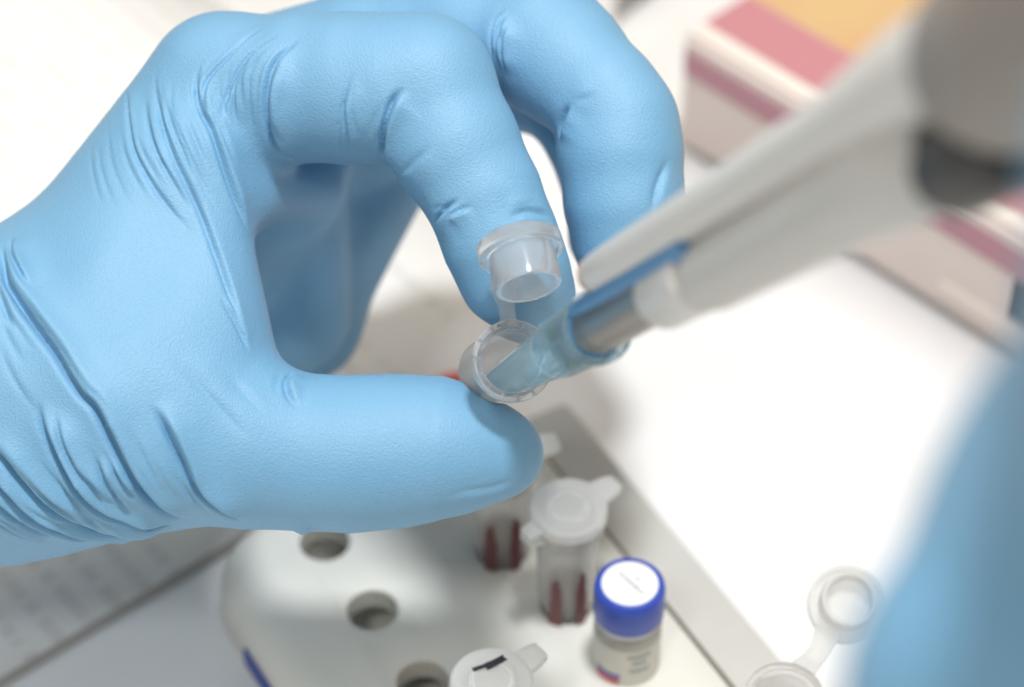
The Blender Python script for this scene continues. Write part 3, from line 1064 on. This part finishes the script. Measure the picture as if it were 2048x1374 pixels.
    ball = [(298, 805), (323, 843), (345, 884), (366, 925), (391, 974), (427, 1007), (465, 1034), (489, 1047)]
    arm = [(-80, 640), (-20, 760), (20, 860), (70, 940), (120, 990), (190, 1030)]
    family(back, base, (.1, .22, .36, .5, .62, .74, .88), .30, .55, (0, 4), (11, 15))
    family([(170, 300), (175, 360), (195, 430), (225, 500)], back, (.1, .3, .55, .8), .22, .6, (0, 3), (9, 14))
    family(base, [(602, 75), (554, 120), (534, 178), (534, 233), (547, 281)], (.25, .4, .55, .7, .85), .25, .5, (0, 2), (8, 13))
    family(heel, wrist, (.12, .27, .42, .57, .72, .86), .55, .6, (2, 5), (12, 15))
    family(ball, heel, (.25, .45, .62, .8), .38, .8, (3, 6), (12, 15))
    family([(3, 490), (12, 560), (32, 598), (67, 647), (111, 706)], arm, (.2, .4, .6), .35, .8, (1, 3), (10, 14))
    for pts, dep, wid, rid, side, tap in FOLDS:
        crease(P, P0, N, bvh, pts, dep, wid, rid, side, tap)
        # a finer companion beside each fold, over part of its length
        if len(pts) < 4: continue
        ln = smooth_poly(pts, 6)
        for q in range(1):
            a = rnd.randint(0, len(ln) // 3); b_ = rnd.randint(2 * len(ln) // 3, len(ln) - 1)
            off = rnd.choice((-1, 1)) * rnd.uniform(15, 24)
            t = np.gradient(ln, axis=0); t /= np.linalg.norm(t, axis=1)[:, None]
            l2 = ln + np.stack([-t[:, 1], t[:, 0]], 1) * (off * np.linspace(.5, 1.2, len(ln)))[:, None]
            crease(P, P0, N, bvh, l2[a:b_:3], dep * rnd.uniform(.22, .38), max(.65, wid), rid, side, .45)
    P = laplace(P, Q, 1, .12)
    o = mesh_np("gloved_hand", P, Q, NITRILE)
    tag(o, "left hand in a wrinkled light blue rubber glove pinching the open tube", "hand")
    return o

# folds of the glove: (points in photograph pixels, depth mm, width mm, roll height, roll side, taper)
FOLDS = [
    # back of the hand, fans of fine folds
    ([(253, 178), (258, 239), (270, 301), (301, 363), (342, 421), (387, 470)], 0.67, 0.63, 0.91, -1, .3),
    ([(315, 130), (311, 171), (322, 233), (345, 308), (376, 376), (404, 438), (454, 575), (495, 703)], 0.73, 0.69, 0.91, -1, .25),
    ([(332, 192), (345, 246), (369, 308), (393, 376)], 0.49, 0.57, 0.91, -1, .35),
    ([(294, 192), (298, 239), (318, 308), (349, 369), (387, 431)], 0.55, 0.57, 0.91, -1, .35),
    ([(404, 116), (393, 164), (400, 219), (421, 260), (438, 308), (455, 359), (479, 421), (499, 470)], 1.10, 0.69, 0.91, -1, .25),
    ([(534, 51), (496, 75), (458, 113), (417, 161), (409, 219), (428, 267)], 0.61, 0.57, 0.91, -1, .3),
    ([(561, 65), (513, 99), (476, 144), (452, 205), (438, 253)], 0.61, 0.57, 0.91, -1, .3),
    ([(506, 113), (476, 164), (469, 219), (472, 260)], 0.49, 0.57, 0.91, -1, .35),
    ([(602, 75), (554, 120), (534, 178), (534, 233), (547, 281), (568, 308), (602, 318)], 1.34, 0.80, 0.78, -1, .25),
    ([(570, 115), (545, 165), (540, 225), (556, 280)], 0.61, 0.55, 0.91, -1, .35),
    # index finger
    ([(711, 136), (693, 176), (680, 246), (676, 308)], 0.42, 0.57, 1.00, -1, .35),
    ([(705, 170), (689, 211), (693, 264), (696, 308)], 0.42, 0.55, 1.00, -1, .35),
    ([(812, 172), (788, 198), (772, 237), (766, 272), (768, 322)], 1.58, 0.80, 0.65, -1, .25),
    ([(865, 286), (825, 325), (799, 352)], 0.42, 0.92, 1.00, -1, .4),
    ([(922, 395), (891, 417), (875, 437), (868, 455)], 0.97, 0.69, 1.00, -1, .35),
    ([(945, 410), (912, 424), (895, 436)], 0.49, 0.57, 1.00, -1, .35),
    ([(1014, 438), (1049, 424), (1084, 428), (1104, 442)], 0.55, 0.92, 0.78, -1, .35),
    # middle finger
    ([(1014, 13), (988, 44), (983, 88), (990, 145)], 0.61, 0.57, 1.00, -1, .3),
    ([(1010, 26), (994, 88), (1001, 149)], 0.55, 0.55, 1.00, -1, .3),
    ([(1018, 44), (1006, 88), (1010, 150)], 0.49, 0.55, 1.00, -1, .3),
    ([(1140, 205), (1124, 240), (1117, 280)], .95, 1.0, .6, -1, .35),
    ([(1140, 207), (1168, 198), (1200, 185)], .25, 1.0, .5, -1, .5),
    ([(1340, 310), (1315, 370), (1300, 439)], 0.61, 1.15, 0.65, -1, .4),
    # thumb
    ([(590, 742), (570, 765), (578, 794), (597, 821)], 0.73, 0.80, 1.00, -1, .35),
    ([(660, 738), (640, 752), (646, 770)], 0.61, 0.69, 1.00, -1, .35),
    ([(880, 1000), (930, 982), (990, 972), (1055, 950)], .25, 1.3, .8, 1, .4),
    # ball of the thumb and wrist
    ([(298, 805), (323, 843), (345, 884), (366, 925), (391, 974), (427, 1007), (465, 1034), (489, 1047)], 1.68, 0.86, 0.91, -1, .25),
    ([(3, 490), (12, 560), (32, 598), (67, 647), (111, 706), (137, 749), (163, 787), (189, 813), (213, 857), (241, 911), (268, 955), (301, 996), (342, 1029), (380, 1042)], 1.98, 0.92, 0.91, -1, .15),
    ([(74, 796), (82, 840), (104, 889), (129, 933), (161, 977), (202, 1012), (246, 1032), (290, 1045), (360, 1048)], 1.68, 0.86, 0.91, -1, .2),
    ([(109, 821), (129, 884), (159, 936), (191, 971), (219, 1010)], 0.91, 0.69, 0.91, -1, .3),
    ([(189, 909), (208, 950), (235, 988), (263, 1023)], 0.91, 0.57, 0.91, -1, .3),
    ([(219, 917), (241, 955), (273, 991)], 0.49, 0.55, 0.91, -1, .35),
    ([(-60, 870), (0, 911), (41, 955), (82, 993), (129, 1023), (175, 1043), (232, 1057), (300, 1060), (370, 1050)], 1.91, 0.92, 0.91, -1, .2),
    ([(-60, 930), (0, 971), (49, 1012), (101, 1043), (164, 1063), (232, 1071), (320, 1062)], 1.57, 0.75, 0.91, -1, .2),
    ([(-60, 970), (0, 1007), (55, 1043), (123, 1068), (191, 1080)], 1.38, 0.75, 0.91, -1, .2),
    ([(-60, 1010), (0, 1045), (41, 1067), (96, 1081)], 1.21, 0.69, 0.91, -1, .2),
    ([(22, 473), (23, 510), (44, 557), (67, 589)], 0.91, 0.69, 1.00, -1, .3),
    ([(-10, 560), (0, 589), (17, 639), (32, 662)], 0.76, 0.80, 0.91, -1, .35),
    ([(330, 690), (375, 745), (420, 795), (470, 850), (520, 892)], 0.32, 1.3, .9, -1, .5),
    ([(440, 740), (490, 790), (545, 845)], 0.22, 1.2, .9, -1, .5),
    ([(437, 589), (471, 647), (500, 708)], 0.42, 0.57, 1.00, -1, .35),
]
left_hand()

def right_hand():
    """the other gloved hand, close to the lens, closed round the pipette handle"""
    C = cam_mm
    def cone(a, ra, b, rb): return lambda P: sd_cone(P, a, ra, b, rb)
    c = S_C
    def ax(s, up, side):
        u = np.array([-.5, .87, 0]); u -= AXD * (u @ AXD); u /= np.linalg.norm(u)
        return AX0 + AXD * s + u * up + np.cross(AXD, u) * side
    prim = []
    prim.append(cone(C(2120, 1420, 200), 16, C(2440, 1130, 200), 22))        # edge of the hand towards the lens
    prim.append(cone(C(2120, 1420, 200), 16, C(2100, 1950, 215), 20))
    prim.append(cone(C(2560, 760, 186), 18, C(2440, 1130, 200), 22))         # back of the hand
    prim.append(cone(C(2780, 380, 150), 20, C(2560, 760, 186), 18))
    prim.append(cone(C(2440, 1130, 200), 22, C(2500, 1900, 215), 24))        # wrist
    for k in range(4):                                                       # fingers closed round the handle
        q = 188 + 18 * k
        prim.append(cone(ax(q, -44, 6), 11, ax(q, -26, 27 - k), 10))
        prim.append(cone(ax(q, -26, 27 - k), 10, ax(q, -2, 24), 9.5))
        prim.append(cone(ax(q, -2, 24), 9.5, ax(q, 19, 13), 8.5))
        prim.append(cone(ax(q, 19, 13), 8.5, ax(q, 22, -6), 8))
        prim.append(cone(ax(q, -44, 6), 13, ax(q - 8, -62, -6), 15))
    prim.append(cone(ax(200, -40, -18), 15, ax(228, -8, -24), 12))           # thumb, up towards the button
    prim.append(cone(ax(228, -8, -24), 12, ax(254, 4, -10), 10))
    def F(P):
        d = None
        for p in prim:
            e = p(P); d = e if d is None else smin(d, e, 4)
        return d
    P, Q = build_implicit(F, np.array([15., -85., 125.]), np.array([150., 85., 255.]), 2.2, 1)
    o = mesh_np("gloved_hand", P, Q, NITRILE)
    tag(o, "right hand in a blue glove at the lower right, out of focus", "hand")
right_hand()
